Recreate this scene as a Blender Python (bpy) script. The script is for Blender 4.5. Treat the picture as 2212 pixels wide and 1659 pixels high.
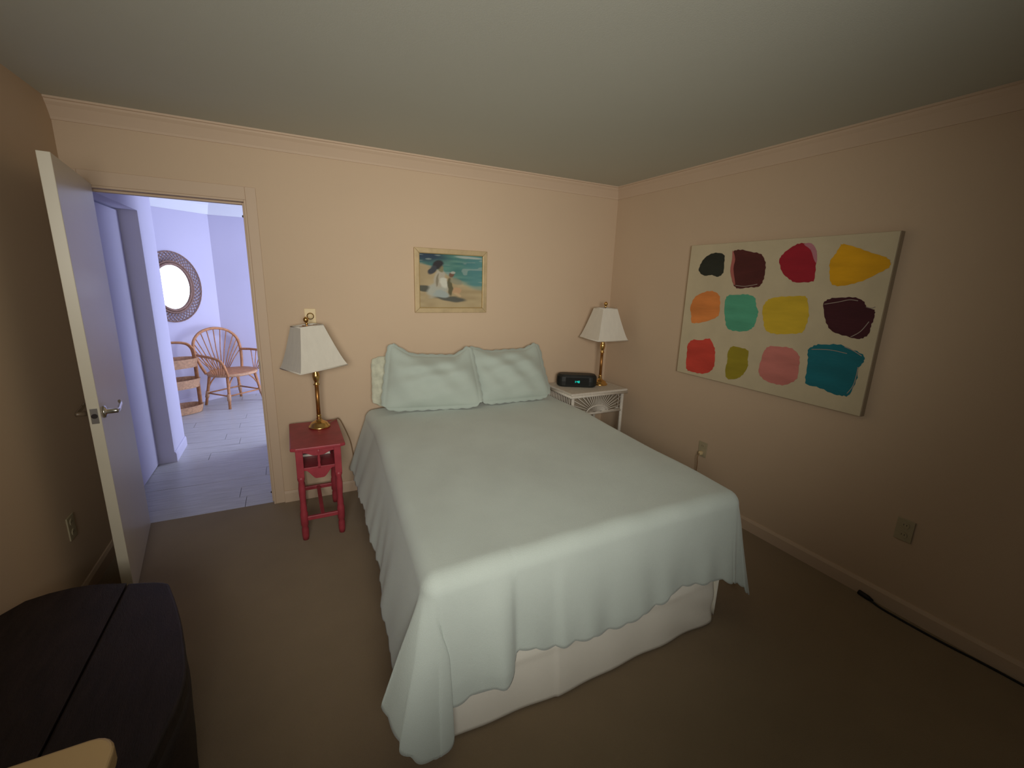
import bpy, bmesh, math, random
from mathutils import Vector, Matrix
from math import sin, cos, pi, radians, sqrt, atan2, hypot, floor as ffloor
random.seed(7)
for o in list(bpy.data.objects): bpy.data.objects.remove(o, do_unlink=True)
S = bpy.context.scene
COL = S.collection

# ------------------------------------------------------------------ camera
# room axes: right wall x=0, back wall y=0, floor z=0 (metres)
W_PX, H_PX = 2212, 1659
F_PX = 941.77
YAW, PITCH, ROLL = -0.474476, -0.230571, 0.032084
CAM = Vector((-2.6798, -3.2741, 1.5968))
_fw = Vector((-sin(YAW)*cos(PITCH), cos(YAW)*cos(PITCH), sin(PITCH)))
_r0 = Vector((cos(YAW), sin(YAW), 0)); _u0 = _r0.cross(_fw)
_r = cos(ROLL)*_r0 + sin(ROLL)*_u0
_u = -sin(ROLL)*_r0 + cos(ROLL)*_u0
cd = bpy.data.cameras.new('camera'); cam = bpy.data.objects.new('camera', cd); COL.objects.link(cam)
cd.sensor_width = 36; cd.lens = F_PX/W_PX*36; cd.clip_start = .05
m = Matrix((_r, _u, -_fw)).transposed().to_4x4(); m.translation = CAM
cam.matrix_world = m
S.camera = cam
def ray(px, py): return (px-W_PX/2)/F_PX*_r - (py-H_PX/2)/F_PX*_u + _fw
def hit(px, py, ax, val):
    d = ray(px, py); return CAM + d*((val-CAM[ax])/d[ax])

# ------------------------------------------------------------------ light
S.view_settings.view_transform = 'Standard'; S.view_settings.look = 'None'
S.view_settings.gamma = 1; S.view_settings.use_curve_mapping = False
S.view_settings.exposure = 0.0
w = bpy.data.worlds.new('world'); S.world = w; w.use_nodes = True
w.node_tree.nodes['Background'].inputs[0].default_value = (.45, .55, .75, 1)
w.node_tree.nodes['Background'].inputs[1].default_value = .6
def area(name, loc, direction, sx, sy, power, col, spread=180):
    l = bpy.data.lights.new(name, 'AREA'); l.shape = 'RECTANGLE'; l.size = sx; l.size_y = sy
    l.energy = power; l.color = col; l.spread = radians(spread)
    o = bpy.data.objects.new(name, l); COL.objects.link(o)
    o.location = loc; o.rotation_euler = Vector(direction).to_track_quat('-Z', 'Y').to_euler()
    return o
# daylight entering the bedroom's window (behind the camera) and the hall's glazed door
area('bedroom_daylight', (-2.8, -4.13, 1.72), (.31, 1, -.03), 1.2, .7, 23, (1.0, .97, .88), 84)
area('hall_daylight', (-.86, 2.3, 1.1), (-1, 0, 0), 1.35, 2.0, 72, (.70, .77, 1.0), 170)

# ------------------------------------------------------------------ materials
MATS = {}
def mat(name, col, rough=.6, metal=0, var=.06, vscale=6, bump=0, bscale=200, spec=.3, emit=None, estr=0, stretch=None, sheen=0):
    if name in MATS: return MATS[name]
    mt = bpy.data.materials.new(name); mt.use_nodes = True; nt = mt.node_tree; b = nt.nodes['Principled BSDF']
    b.inputs['Roughness'].default_value = rough; b.inputs['Metallic'].default_value = metal
    b.inputs['Specular IOR Level'].default_value = spec
    if sheen: b.inputs['Sheen Weight'].default_value = sheen
    tc = nt.nodes.new('ShaderNodeTexCoord'); mp = nt.nodes.new('ShaderNodeMapping')
    nt.links.new(tc.outputs['Object'], mp.inputs['Vector'])
    if stretch: mp.inputs['Scale'].default_value = stretch
    n = nt.nodes.new('ShaderNodeTexNoise'); n.inputs['Scale'].default_value = vscale; n.inputs['Detail'].default_value = 4
    nt.links.new(mp.outputs[0], n.inputs['Vector'])
    rp = nt.nodes.new('ShaderNodeValToRGB'); e = rp.color_ramp.elements
    e[0].position = .3; e[1].position = .7
    e[0].color = [max(0, c*(1-var)) for c in col]+[1]; e[1].color = [min(1, c*(1+var)) for c in col]+[1]
    nt.links.new(n.outputs['Fac'], rp.inputs['Fac']); nt.links.new(rp.outputs['Color'], b.inputs['Base Color'])
    if bump:
        n2 = nt.nodes.new('ShaderNodeTexNoise'); n2.inputs['Scale'].default_value = bscale; n2.inputs['Detail'].default_value = 3
        nt.links.new(mp.outputs[0], n2.inputs['Vector'])
        bp = nt.nodes.new('ShaderNodeBump'); bp.inputs['Strength'].default_value = bump; bp.inputs['Distance'].default_value = .004
        nt.links.new(n2.outputs['Fac'], bp.inputs['Height']); nt.links.new(bp.outputs[0], b.inputs['Normal'])
    if emit:
        b.inputs['Emission Color'].default_value = (*emit, 1); b.inputs['Emission Strength'].default_value = estr
    MATS[name] = mt; return mt
M_WALL = mat('peach_wall_paint', (.60, .45, .315), .75, var=.02, vscale=1.2, bump=.12, bscale=260, spec=.15)
M_CEIL = mat('white_ceiling_paint', (.54, .54, .47), .85, var=.02, vscale=1, bump=.1, bscale=220, spec=.1)
M_TRIM = mat('peach_trim_paint', (.60, .45, .325), .6, var=.02, vscale=2, spec=.3)
M_CARPET = mat('tan_carpet', (.275, .20, .12), .95, var=.04, vscale=5, bump=.5, bscale=420, spec=.05, sheen=.2)
M_DOOR = mat('cream_door_paint', (.62, .56, .44), .35, var=.02, vscale=3, spec=.45)
M_HWALL = mat('hall_lavender_paint', (.60, .575, .72), .7, var=.02, vscale=1.5, spec=.2)
M_HWHITE = mat('hall_white_paint', (.82, .84, .86), .6, var=.02, vscale=2)
M_PLANK = mat('grey_washed_oak', (.52, .51, .50), .32, var=.14, vscale=9, bump=.15, bscale=40, stretch=(.6, 8, 8))
M_CHROME = mat('brushed_chrome', (.62, .6, .57), .25, 1, var=.04)
M_BRASS = mat('polished_brass', (.72, .45, .16), .26, 1, var=.1, vscale=15)
M_BRASSD = mat('aged_brass', (.38, .18, .055), .4, .85, var=.2, vscale=25)
M_DARK = mat('dark_recess', (.03, .022, .02), .8)
M_SHADE = mat('white_linen_shade', (.72, .67, .58), .85, var=.03, vscale=40, bump=.25, bscale=500, stretch=(1, 1, .25))
M_RED = mat('crimson_painted_wood', (.36, .045, .06), .42, var=.14, vscale=14, spec=.4)
M_COVER = mat('pale_aqua_cotton', (.56, .62, .57), .9, var=.03, vscale=5, bump=.35, bscale=330, spec=.08, sheen=.25)
M_SHAM = mat('pale_aqua_sham', (.47, .53, .475), .9, var=.03, vscale=5, bump=.3, bscale=330, spec=.08, sheen=.25)
M_SKIRT = mat('cream_bed_skirt', (.84, .80, .70), .9, var=.03, vscale=4, bump=.2, bscale=300, spec=.08)
M_MATT = mat('mattress_ticking', (.75, .72, .65), .9)
M_FLORAL = mat('pale_floral_pillow', (.56, .56, .44), .9, var=.16, vscale=22, spec=.08)
M_WICK = mat('white_wicker', (.66, .60, .52), .55, var=.08, vscale=60, bump=.4, bscale=250)
M_RATTAN = mat('honey_rattan', (.50, .23, .10), .5, var=.22, vscale=30, bump=.3, bscale=160)
M_RATTL = mat('light_rattan_band', (.56, .33, .19), .6, var=.2, vscale=45, bump=.4, bscale=160)
M_RATTD = mat('woven_brown_cane', (.27, .16, .12), .6, var=.2, vscale=45)
M_BLACK = mat('black_plastic', (.018, .019, .017), .45, var=.1, vscale=30)
M_GRILLE = mat('black_speaker_cloth', (.012, .013, .012), .8, bump=.4, bscale=600)
M_CYAN = mat('cyan_digits', (.0, .3, .26), .5, emit=(.0, .85, .68), estr=1.1)
M_PLATE = mat('cream_plastic', (.74, .58, .33), .4, var=.02)
M_DPLATE = mat('beige_plastic', (.44, .37, .24), .4, var=.02)
M_CHEST = mat('very_dark_brown_wood', (.020, .012, .011), .55, var=.35, vscale=8, bump=.3, bscale=60, stretch=(6, 1, 6))
M_TAN = mat('tan_painted_wood', (.42, .28, .13), .45, var=.05, vscale=5)
M_CANVAS = mat('cream_primed_canvas', (.58, .49, .33), .85, var=.05, vscale=7, bump=.25, bscale=400)
M_CANVSIDE = mat('raw_canvas_edge', (.30, .23, .15), .9)
M_FRAME = mat('champagne_frame', (.52, .39, .22), .45, .15, var=.1, vscale=20)
M_GILT = mat('gilt_inner_lip', (.75, .55, .24), .3, .8)
M_CORD = mat('clear_brown_cord', (.28, .17, .09), .5)
M_BCORD = mat('black_cord', (.012, .01, .01), .6)
M_BOOKC = mat('grey_book_cover', (.22, .2, .2), .6); M_PAGES = mat('book_pages', (.8, .76, .66), .8)
M_MIRROR = mat('mirror_silver', (.92, .95, .95), .02, 1, var=0)
M_GLASS = mat('window_frame_white', (.7, .7, .66), .5)

# ------------------------------------------------------------------ object helpers
ORG = {}
def props(o, label=None, cat=None, group=None, kind=None):
    for k, v in (('label', label), ('category', cat), ('group', group), ('kind', kind)):
        if v: o[k] = v
    return o
def thing(name, loc, label, cat, group=None):
    o = bpy.data.objects.new(name, None); COL.objects.link(o); o.empty_display_size = .1
    o.location = loc; ORG[o] = Vector(loc)
    return props(o, label, cat, group)
def link(name, bm, material, parent=None, loc=None, smooth=False, angle=None, bevel=0, bseg=2, solid=0):
    """bmesh in world coordinates -> object; parts share their thing's origin, single things take loc"""
    org = ORG[parent] if parent is not None else Vector(loc or (0, 0, 0))
    bmesh.ops.translate(bm, verts=bm.verts, vec=-org)
    bmesh.ops.recalc_face_normals(bm, faces=bm.faces)
    me = bpy.data.meshes.new(name); bm.to_mesh(me); bm.free()
    me.materials.append(material)
    if smooth:
        for p in me.polygons: p.use_smooth = True
    o = bpy.data.objects.new(name, me); COL.objects.link(o)
    if parent is not None: o.parent = parent
    else: o.location = org
    ORG[o] = org
    if solid:
        md = o.modifiers.new('thickness', 'SOLIDIFY'); md.thickness = solid; md.offset = 0
    if bevel:
        md = o.modifiers.new('bevel', 'BEVEL'); md.width = bevel; md.segments = bseg; md.limit_method = 'ANGLE'; md.angle_limit = radians(40)
    return o
def struct(name, bm, material, **k): return props(link(name, bm, material, **k), kind='structure')
def B(): return bmesh.new()
def box(bm, x0, x1, y0, y1, z0, z1, M=None):
    vs = [bm.verts.new(v) for v in [(x0,y0,z0),(x1,y0,z0),(x1,y1,z0),(x0,y1,z0),(x0,y0,z1),(x1,y0,z1),(x1,y1,z1),(x0,y1,z1)]]
    for f in [(0,3,2,1),(4,5,6,7),(0,1,5,4),(1,2,6,5),(2,3,7,6),(3,0,4,7)]: bm.faces.new([vs[i] for i in f])
    if M is not None: bmesh.ops.transform(bm, matrix=M, verts=vs)
    return bm
def tube(bm, pts, r, seg=8, caps=True, flat=None):
    pts = [Vector(p) for p in pts]; n = len(pts); rings = []
    rr = r if isinstance(r, (list, tuple)) else [r]*n
    prev = None
    for i, p in enumerate(pts):
        t = (pts[min(i+1, n-1)]-pts[max(i-1, 0)]).normalized()
        if prev is None:
            a = Vector((0, 0, 1)) if abs(t.z) < .9 else Vector((1, 0, 0))
            nrm = (a - t*a.dot(t)).normalized()
        else:
            nrm = prev - t*prev.dot(t); nrm = nrm.normalized() if nrm.length > 1e-6 else prev
        prev = nrm; bi = t.cross(nrm)
        fx, fy = flat or (1, 1)
        rings.append([bm.verts.new(p + (nrm*cos(2*pi*k/seg)*fx + bi*sin(2*pi*k/seg)*fy)*rr[i]) for k in range(seg)])
    for a, b in zip(rings, rings[1:]):
        for k in range(seg): bm.faces.new((a[k], a[(k+1) % seg], b[(k+1) % seg], b[k]))
    if caps: bm.faces.new(rings[0][::-1]); bm.faces.new(rings[-1])
    return bm
def lathe(bm, prof, c, seg=24, ax=None, cap=True):
    """prof: (radius, height) from bottom to top along axis ax"""
    ax = Vector(ax or (0, 0, 1)).normalized(); c = Vector(c)
    a = Vector((1, 0, 0)) if abs(ax.x) < .9 else Vector((0, 1, 0))
    u = (a-ax*a.dot(ax)).normalized(); v = ax.cross(u)
    rings = [[bm.verts.new(c+ax*h+(u*cos(2*pi*k/seg)+v*sin(2*pi*k/seg))*max(r, 1e-4)) for k in range(seg)] for r, h in prof]
    for p, q in zip(rings, rings[1:]):
        for k in range(seg): bm.faces.new((p[k], p[(k+1) % seg], q[(k+1) % seg], q[k]))
    if cap: bm.faces.new(rings[0][::-1]); bm.faces.new(rings[-1])
    return bm
def prism(bm, pts, d):
    """closed outline of 3D points swept by vector d"""
    d = Vector(d); a = [bm.verts.new(Vector(p)) for p in pts]; b = [bm.verts.new(Vector(p)+d) for p in pts]
    n = len(a); bm.faces.new(a); bm.faces.new(b[::-1])
    for i in range(n): bm.faces.new((a[i], b[i], b[(i+1) % n], a[(i+1) % n]))
    return bm
def smooth_loop(pts, k=4):
    out = []; n = len(pts)
    for i in range(n):
        p0, p1, p2, p3 = (Vector(pts[(i+j) % n]) for j in (-1, 0, 1, 2))
        for s in range(k):
            t = s/k
            out.append(.5*((2*p1)+(p2-p0)*t+(2*p0-5*p1+4*p2-p3)*t*t+(3*p1-p0-3*p2+p3)*t**3))
    return out
def curve(pts, k=6):
    P = [Vector(p) for p in pts]; out = []
    for i in range(len(P)-1):
        p0 = P[max(i-1, 0)]; p1 = P[i]; p2 = P[i+1]; p3 = P[min(i+2, len(P)-1)]
        for s in range(k):
            t = s/k
            out.append(.5*((2*p1)+(p2-p0)*t+(2*p0-5*p1+4*p2-p3)*t*t+(3*p1-p0-3*p2+p3)*t**3))
    out.append(P[-1]); return out
def lerp(a, b, t): return a+(b-a)*t
def sstep(a, b, x):
    t = min(1, max(0, (x-a)/(b-a))); return t*t*(3-2*t)
def interp(tab, x):
    if x <= tab[0][0]: return tab[0][1]
    for (a, p), (b, q) in zip(tab, tab[1:]):
        if x <= b: return p+(q-p)*sstep(a, b, x)
    return tab[-1][1]
def grid(bm, fn, nu, nv, closed=False):
    vs = [[bm.verts.new(fn(i/nu, j/nv)) for j in range(nv+1)] for i in range(nu+1)]
    for i in range(nu):
        for j in range(nv): bm.faces.new((vs[i][j], vs[i+1][j], vs[i+1][j+1], vs[i][j+1]))
    return vs

# ------------------------------------------------------------------ bedroom shell
XL, H, YF, TB = -3.685, 2.424, -4.1, .12        # left wall, ceiling, front wall, back wall thickness
DX0, DX1, DH = -3.625, -2.862, 2.03             # door opening
struct('floor', box(B(), XL, 0, YF, .03, -.05, 0), M_CARPET)
struct('ceiling', box(B(), XL-.12, .12, YF-.12, TB, H, H+.1), M_CEIL)
bm = B(); box(bm, XL-.12, DX0, 0, TB, -.05, H); box(bm, DX0, DX1, 0, TB, DH, H); box(bm, DX1, .12, 0, TB, -.05, H)
struct('wall_back', bm, M_WALL)
struct('wall_right', box(B(), 0, .12, YF-.12, 0, -.05, H), M_WALL)
struct('wall_left', box(B(), XL-.12, XL, YF-.12, 0, -.05, H), M_WALL)
bm = B(); WX0, WX1, WZ0, WZ1 = -3.4, -2.1, 1.35, 2.1
box(bm, XL, WX0, YF-.12, YF, -.05, H); box(bm, WX1, 0, YF-.12, YF, -.05, H)
box(bm, WX0, WX1, YF-.12, YF, -.05, WZ0); box(bm, WX0, WX1, YF-.12, YF, WZ1, H)
struct('wall_front', bm, mat('dark_bounce_absorber', (.07, .045, .03), .7, var=.2, stretch=(8, 8, 1)))  # unseen wall given an invented dark finish to cut bounced light
bm = B()
for x in (WX0, WX1-.04): box(bm, x, x+.04, YF-.1, YF-.03, WZ0, WZ1)
for z in (WZ0, WZ1-.04): box(bm, WX0+.04, WX1-.04, YF-.1, YF-.03, z, z+.04)
win = struct('window_1', bm, M_GLASS)
link('sill', box(B(), WX0-.04, WX1+.04, YF, YF+.05, WZ0-.03, WZ0), M_GLASS, win, bevel=.006)
CP = [(0, 0), (0, -.095), (.006, -.095), (.010, -.082), (.022, -.060), (.036, -.036), (.048, -.022), (.052, -.012), (.060, -.010), (.060, 0)]
bm = B(); prism(bm, [(XL, -a, H+b) for a, b in CP], (-XL, 0, 0)); struct('trim_1', bm, M_TRIM)
bm = B(); prism(bm, [(-a, 0, H+b) for a, b in CP], (0, YF, 0)); struct('trim_2', bm, M_TRIM)
# baseboards
def base_prof(bm, p0, p1, nrm, h=.085, t=.014):
    p0, p1, nrm = Vector(p0), Vector(p1), Vector(nrm)
    prism(bm, [p0+nrm*a+Vector((0, 0, z)) for a, z in ((0, 0), (t, 0), (t, h-.018), (t*.5, h), (0, h))], p1-p0)
    return bm
struct('baseboard_back', base_prof(B(), (DX1+.058, 0, 0), (0, 0, 0), (0, -1, 0)), M_TRIM)
struct('baseboard_right', base_prof(B(), (0, YF, 0), (0, -.014, 0), (-1, 0, 0)), M_TRIM)
struct('baseboard_left', base_prof(B(), (XL, YF, 0), (XL, 0, 0), (1, 0, 0)), M_TRIM)
# door casing and jamb
bm = B()
box(bm, DX1, DX1+.058, -.006, 0, 0, DH+.075); box(bm, DX0, DX1, -.006, 0, DH, DH+.075); box(bm, XL, DX0, -.006, 0, 0, DH+.075)
cas = struct('trim_3', bm, M_TRIM, bevel=.003)
bm = B()
box(bm, DX1-.012, DX1, -.006, TB+.006, 0, DH); box(bm, DX0, DX0+.012, -.006, TB+.006, 0, DH); box(bm, DX0+.012, DX1-.012, -.006, TB+.006, DH-.012, DH)
link('jamb', bm, M_TRIM, cas, bevel=.002)
bm = B(); box(bm, DX1-.024, DX1-.012, .045, .08, 0, DH-.012); box(bm, DX0+.012, DX1-.024, .045, .08, DH-.024, DH-.012)
link('door_stop', bm, M_TRIM, cas, bevel=.002)
sp = link('strike_plate', box(B(), DX1-.0145, DX1-.011, .004, .034, .955, 1.065), M_CHROME, cas, bevel=.001)
link('strike_hole', box(B(), DX1-.016, DX1-.0138, .012, .027, .985, 1.025), M_DARK, sp)
for z in (.065, 1.94):
    link('bumper', lathe(B(), [(.007, 0), (.007, .004), (.004, .007)], (DX1-.024, .062, z), 12, (-1, 0, 0)), M_DARK, cas)

# door leaf, opened against the left wall
hx, hy = DX0+.012, -.012
fx, fy = -3.507, -.79
dv = Vector((fx-hx, fy-hy, 0)); DL = dv.length; dv.normalize(); dn = Vector((-dv.y, dv.x, 0))   # dn points into the room (+x)
if dn.x < 0: dn = -dn
DM = Matrix((dv, dn, Vector((0, 0, 1)))).transposed().to_4x4(); DM.translation = Vector((hx, hy, 0))
DT = .042
door = struct('door_1', box(B(), 0, DL, 0, DT, .012, 2.035, DM), M_DOOR, bevel=.002)
def dpt(a, b, z): return DM @ Vector((a, b, z))
ZH = .955
for side in (1, -1):
    f0 = DT if side > 0 else 0
    bm = B(); lathe(bm, [(.028, 0), (.028, .006), (.024, .010), (.012, .012), (.011, .045), (.010, .052)], dpt(DL-.068, f0, ZH), 20, dn*side)
    hd = link('door_handle', bm, M_CHROME, door, smooth=True)
    b0 = f0+side*.047
    bm = B(); tube(bm, curve([dpt(DL-.062, b0, ZH), dpt(DL-.09, b0+side*.004, ZH), dpt(DL-.14, b0+side*.002, ZH+.002), dpt(DL-.185, b0, ZH+.004), dpt(DL-.20, b0-side*.006, ZH+.016)]), .0085, 10, flat=(1.15, .8))
    link('lever', bm, M_CHROME, hd, smooth=True)
lp = link('latch_plate', box(B(), DL-.001, DL+.0015, .008, DT-.008, ZH-.035, ZH+.035, DM), M_CHROME, door, bevel=.001)
link('latch_hole', lathe(B(), [(.011, 0), (.011, .003)], dpt(DL+.0005, DT/2, ZH), 20, dv), M_DARK, lp)
for z in (.25, 1.02, 1.8):
    link('hinge', lathe(B(), [(.006, 0), (.006, .09)], (hx+.001, hy-.001, z), 10), M_CHROME, door, smooth=False)

# ------------------------------------------------------------------ hall beyond the doorway
HX = -3.64; HR = -.9; HYF = 3.43; REC = .112; RY0, RY1 = .16, 1.12; HE = 1.55; HZ = 2.424
M1 = Vector((-3.472, 3.43, 0)); MD = Vector((-.751, -.660, 0)); MN = Vector((.66, -.751, 0))     # angled mirror wall
floorh = struct('floor_hall', box(B(), -5.2, HR, .03, HYF, -.06, -.006), M_DARK)
pw = .172; y = .031; row = 0
while y < HYF-.01:
    x = -5.2 - random.random()*1.1
    while x < HR:
        L = 1.25; xa, xb = max(x, -5.2), min(x+L, HR)
        if xb-xa > .03 and xb > -4.75:
            link('plank', box(B(), xa+.0015, xb-.0015, y+.0015, min(y+pw, HYF)-.0015, -.01, random.uniform(-.0008, .0008)), M_PLANK, floorh)
        x += L
    y += pw; row += 1
struct('ceiling_hall', box(B(), -5.2, HR, TB, HYF+.1, HZ, HZ+.1), M_HWHITE)
bm = B()
box(bm, HX-.3, HX, TB, RY0, 0, HZ); box(bm, HX-.3, HX, RY0, RY1, DH, HZ); box(bm, HX-.3, HX, RY1, HE, 0, HZ); box(bm, -5.2, HX-.3, HE-.12, HE, 0, HZ)
struct('wall_hall_left', bm, M_HWALL)
d2 = struct('door_2', box(B(), HX-REC-.04, HX-REC, RY0+.012, RY1-.012, .008, DH-.012), M_HWALL, bevel=.002)
link('door_knob', lathe(B(), [(.022, 0), (.02, .006), (.009, .01), (.009, .03), (.024, .042), (.026, .055), (.016, .066), (0, .068)], (HX-REC, RY0+.09, .97), 20, (1, 0, 0)), M_CHROME, d2, smooth=True)
struct('trim_4', base_prof(B(), (HX, RY1, 0), (HX, HE, 0), (1, 0, 0), .09, .012), M_HWALL)
bm = B(); a = M1; b = M1+MD*2.1
prism(bm, [a, b, b-MN*.1, a-MN*.1], (0, 0, HZ)); struct('wall_hall_mirror', bm, M_HWALL)
struct('wall_hall_far', box(B(), M1.x-.1, HR, HYF, HYF+.1, 0, HZ), M_HWALL)
struct('wall_hall_end', box(B(), -5.2, -5.1, HE, HYF, 0, HZ), M_HWALL)
bm = B(); box(bm, HR, HR+.1, HE-.1, 1.65, 0, HZ); box(bm, HR, HR+.1, 2.95, HYF, 0, HZ); box(bm, HR, HR+.1, 1.65, 2.95, 2.1, HZ)
box(bm, -2.83, -2.73, TB, 1.36, 0, HZ); box(bm, -2.73, HR, 1.26, 1.36, 0, HZ); box(bm, HR, HR+.1, 1.26, HE-.1, 0, HZ)  # unseen corridor walls, added to shade the hall's left wall from the daylight
struct('wall_hall_right', bm, M_HWALL)
bm = B()
for y in (1.65, 2.91): box(bm, HR+.03, HR+.07, y, y+.04, 0, 2.1)
box(bm, HR+.03, HR+.07, 1.69, 2.91, 2.05, 2.1)
struct('window_2', bm, M_GLASS)
HC = [(0, 0), (0, -.15), (.012, -.15), (.03, -.12), (.07, -.05), (.10, -.02), (.10, 0)]
bm = B(); prism(bm, [Vector((M1.x-.02, HYF-a, HZ+b)) for a, b in HC], (HR-M1.x+.02, 0, 0)); struct('trim_5', bm, M_HWHITE)
bm = B(); prism(bm, [M1+MN*a+Vector((0, 0, HZ+b)) for a, b in HC], MD*2.1); struct('trim_6', bm, M_HWHITE)
bm = B(); base_prof(bm, M1, M1+MD*2.1, MN, .09, .012); base_prof(bm, (M1.x, HYF, 0), (HR, HYF, 0), (0, -1, 0), .09, .012)
struct('baseboard_hall', bm, M_HWALL)

# wicker framed mirror on the angled wall
MC = M1 + MD*.515; MC.z = 1.413
mir = thing('wall_mirror', MC, 'oval mirror in a woven brown cane frame on the hall wall', 'mirror')
def mp(u, v, d=0): return MC + MD*(-u) + Vector((0, 0, v)) + MN*d
def ell(a, b, n, d=0, ph=0): return [mp(a*cos(2*pi*k/n+ph), b*sin(2*pi*k/n+ph), d) for k in range(n)]
bm = B(); c = ell(.192, .254, 48, .012); prism(bm, c, MN*.006); link('glass', bm, M_MIRROR, mir)
def ring(bm, a, b, r, d, n=48): 
    P = ell(a, b, n, d); tube(bm, P+[P[0]], r, 8, caps=False)
bm = B(); ring(bm, .200, .262, .016, .018); ring(bm, .226, .29, .011, .016); link('inner_rim', bm, M_RATTD, mir, smooth=True)
bm = B(); ring(bm, .322, .398, .006, .012); link('outer_rim', bm, M_RATTD, mir, smooth=True)
bm = B(); NS = 46
for s in (1, -1):
    for k in range(NS):
        a0 = 2*pi*k/NS; P = []
        for q in range(7):
            t = q/6; an = a0+s*t*.36; P.append(mp(lerp(.215, .322, t)*cos(an), lerp(.278, .398, t)*sin(an), .014+.004*s*sin(pi*t*2)))
        tube(bm, P, .0042, 5)
link('woven_band', bm, M_RATTD, mir)

# rattan armchair: back parallel to the angled wall
CC = Vector((-3.362, 3.03, 0)); CF = Vector((.68, -.733, 0)); CS = Vector((.733, .68, 0))
ch = thing('rattan_armchair', CC, 'honey rattan armchair with fan spoked round back on the hall floor', 'chair')
def cp(f, s, z): return CC + CF*f + CS*s + Vector((0, 0, z))
SZ = .395
bm = B()
P = smooth_loop([cp(.25*cos(a)*(1 if cos(a) > 0 else .86), .265*sin(a), SZ) for a in [2*pi*k/12 for k in range(12)]], 3)
prism(bm, P, (0, 0, .022)); link('seat', bm, M_RATTAN, ch, bevel=.006)
bm = B(); tube(bm, P+[P[0]], .018, 8, caps=False); link('seat_rim', bm, M_RATTL, ch, smooth=True)
HP = curve([cp(-.13, -.235, SZ), cp(-.165, -.272, .52), cp(-.20, -.295, .66), cp(-.225, -.27, .79), cp(-.245, -.165, .885), cp(-.25, 0, .92), cp(-.245, .165, .885), cp(-.225, .27, .79), cp(-.20, .295, .66), cp(-.165, .272, .52), cp(-.13, .235, SZ)], 6)
bm = B(); tube(bm, HP, .0165, 8); link('back_hoop', bm, M_RATTAN, ch, smooth=True)
for k in range(13):
    u = (k-6)/6; ang = u*1.12
    top = HP[int(round(30+u*19))]; bot = cp(-.20, u*.11, SZ+.01)
    link('back_spoke', tube(B(), [bot, (bot+top)/2+CF*(-.012), top], .0055, 6), M_RATTAN, ch, smooth=True)
for s in (-1, 1):
    A = curve([cp(-.195, s*.29, .63), cp(-.05, s*.325, .635), cp(.12, s*.33, .63), cp(.235, s*.315, .60), cp(.265, s*.29, .53), cp(.23, s*.23, SZ)], 6)
    link('arm', tube(B(), A, .015, 8), M_RATTAN, ch, smooth=True)
    for k in range(7):
        t = k/6; q = A[int(lerp(6, 26, t))]; bot = cp(lerp(.04, .19, t), s*lerp(.268, .24, t), SZ+.01)
        link('arm_spoke', tube(B(), [bot, q], .005, 6), M_RATTAN, ch, smooth=True)
    for f0, f1, nm in ((.15, .205, 'leg'), (-.15, -.20, 'leg')):
        link('leg', tube(B(), [cp(f0, s*.18, SZ), cp(lerp(f0, f1, .5), s*.205, .2), cp(f1, s*.235, 0)], [.017, .016, .015], 8), M_RATTAN, ch, smooth=True)
        link('brace', tube(B(), curve([cp(f1*.93, s*.222, .16), cp(f1*.75, s*.16, .30), cp(f1*.6, s*.07, SZ-.005)]), .008, 6), M_RATTAN, ch, smooth=True)
        link('foot_binding', tube(B(), [cp(lerp(f0, f1, .55), s*.21, .175), cp(lerp(f0, f1, .75), s*.222, .095)], .021, 8), M_RATTL, ch, smooth=True)
    link('side_stretcher', tube(B(), [cp(.18, s*.212, .15), cp(-.18, s*.212, .15)], .009, 6), M_RATTAN, ch, smooth=True)
for f in (.18, -.18):
    link('cross_stretcher', tube(B(), [cp(f, -.212, .15), cp(f, .212, .15)], .009, 6), M_RATTAN, ch, smooth=True)

# three tier rattan basket stand
TC = Vector((-3.935, 2.665, 0)); TU = Vector((.866, .5, 0)); TV = Vector((.5, -.866, 0))
st = thing('basket_stand', TC, 'three tier rattan basket stand with arched handle on the hall floor', 'basket stand')
def tp(u, v, z): return TC + TU*u + TV*v + Vector((0, 0, z))
def oval(a, b, z, n=32):
    out = []
    for k in range(n):
        t = 2*pi*k/n; c_, s_ = cos(t), sin(t)
        out.append(tp(a*math.copysign(abs(c_)**.7, c_), b*math.copysign(abs(s_)**.8, s_), z))
    return out
for z0, hh in ((.005, .085), (.30, .10), (.535, .10)):
    bm = B(); o0 = oval(.285, .125, z0); o1 = oval(.305, .145, z0+hh); i1 = oval(.292, .132, z0+hh); i0 = oval(.272, .112, z0+.012)
    R_ = [[bm.verts.new(p) for p in r] for r in (o0, o1, i1, i0)]
    for p, q in zip(R_, R_[1:]):
        for k in range(32): bm.faces.new((p[k], p[(k+1) % 32], q[(k+1) % 32], q[k]))
    bm.faces.new(R_[0][::-1]); bm.faces.new(R_[3])
    tr = link('tray', bm, M_RATTL, st)
    bm = B(); P = oval(.288, .128, z0+.016); prism(bm, oval(.276, .116, z0+.011), (0, 0, .004)); link('tray_floor', bm, M_RATTAN, tr)
bm = B()
HPp = curve([tp(-.282, .0, .02), tp(-.282, 0, .35), tp(-.28, 0, .66), tp(-.25, 0, .765), tp(-.17, 0, .81), tp(0, 0, .82), tp(.17, 0, .81), tp(.25, 0, .765), tp(.28, 0, .66), tp(.282, 0, .35), tp(.282, 0, .02)], 5)
tube(bm, HPp, .02, 8, flat=(.5, 1.2)); link('arched_post', bm, M_RATTAN, st, smooth=True)

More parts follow.
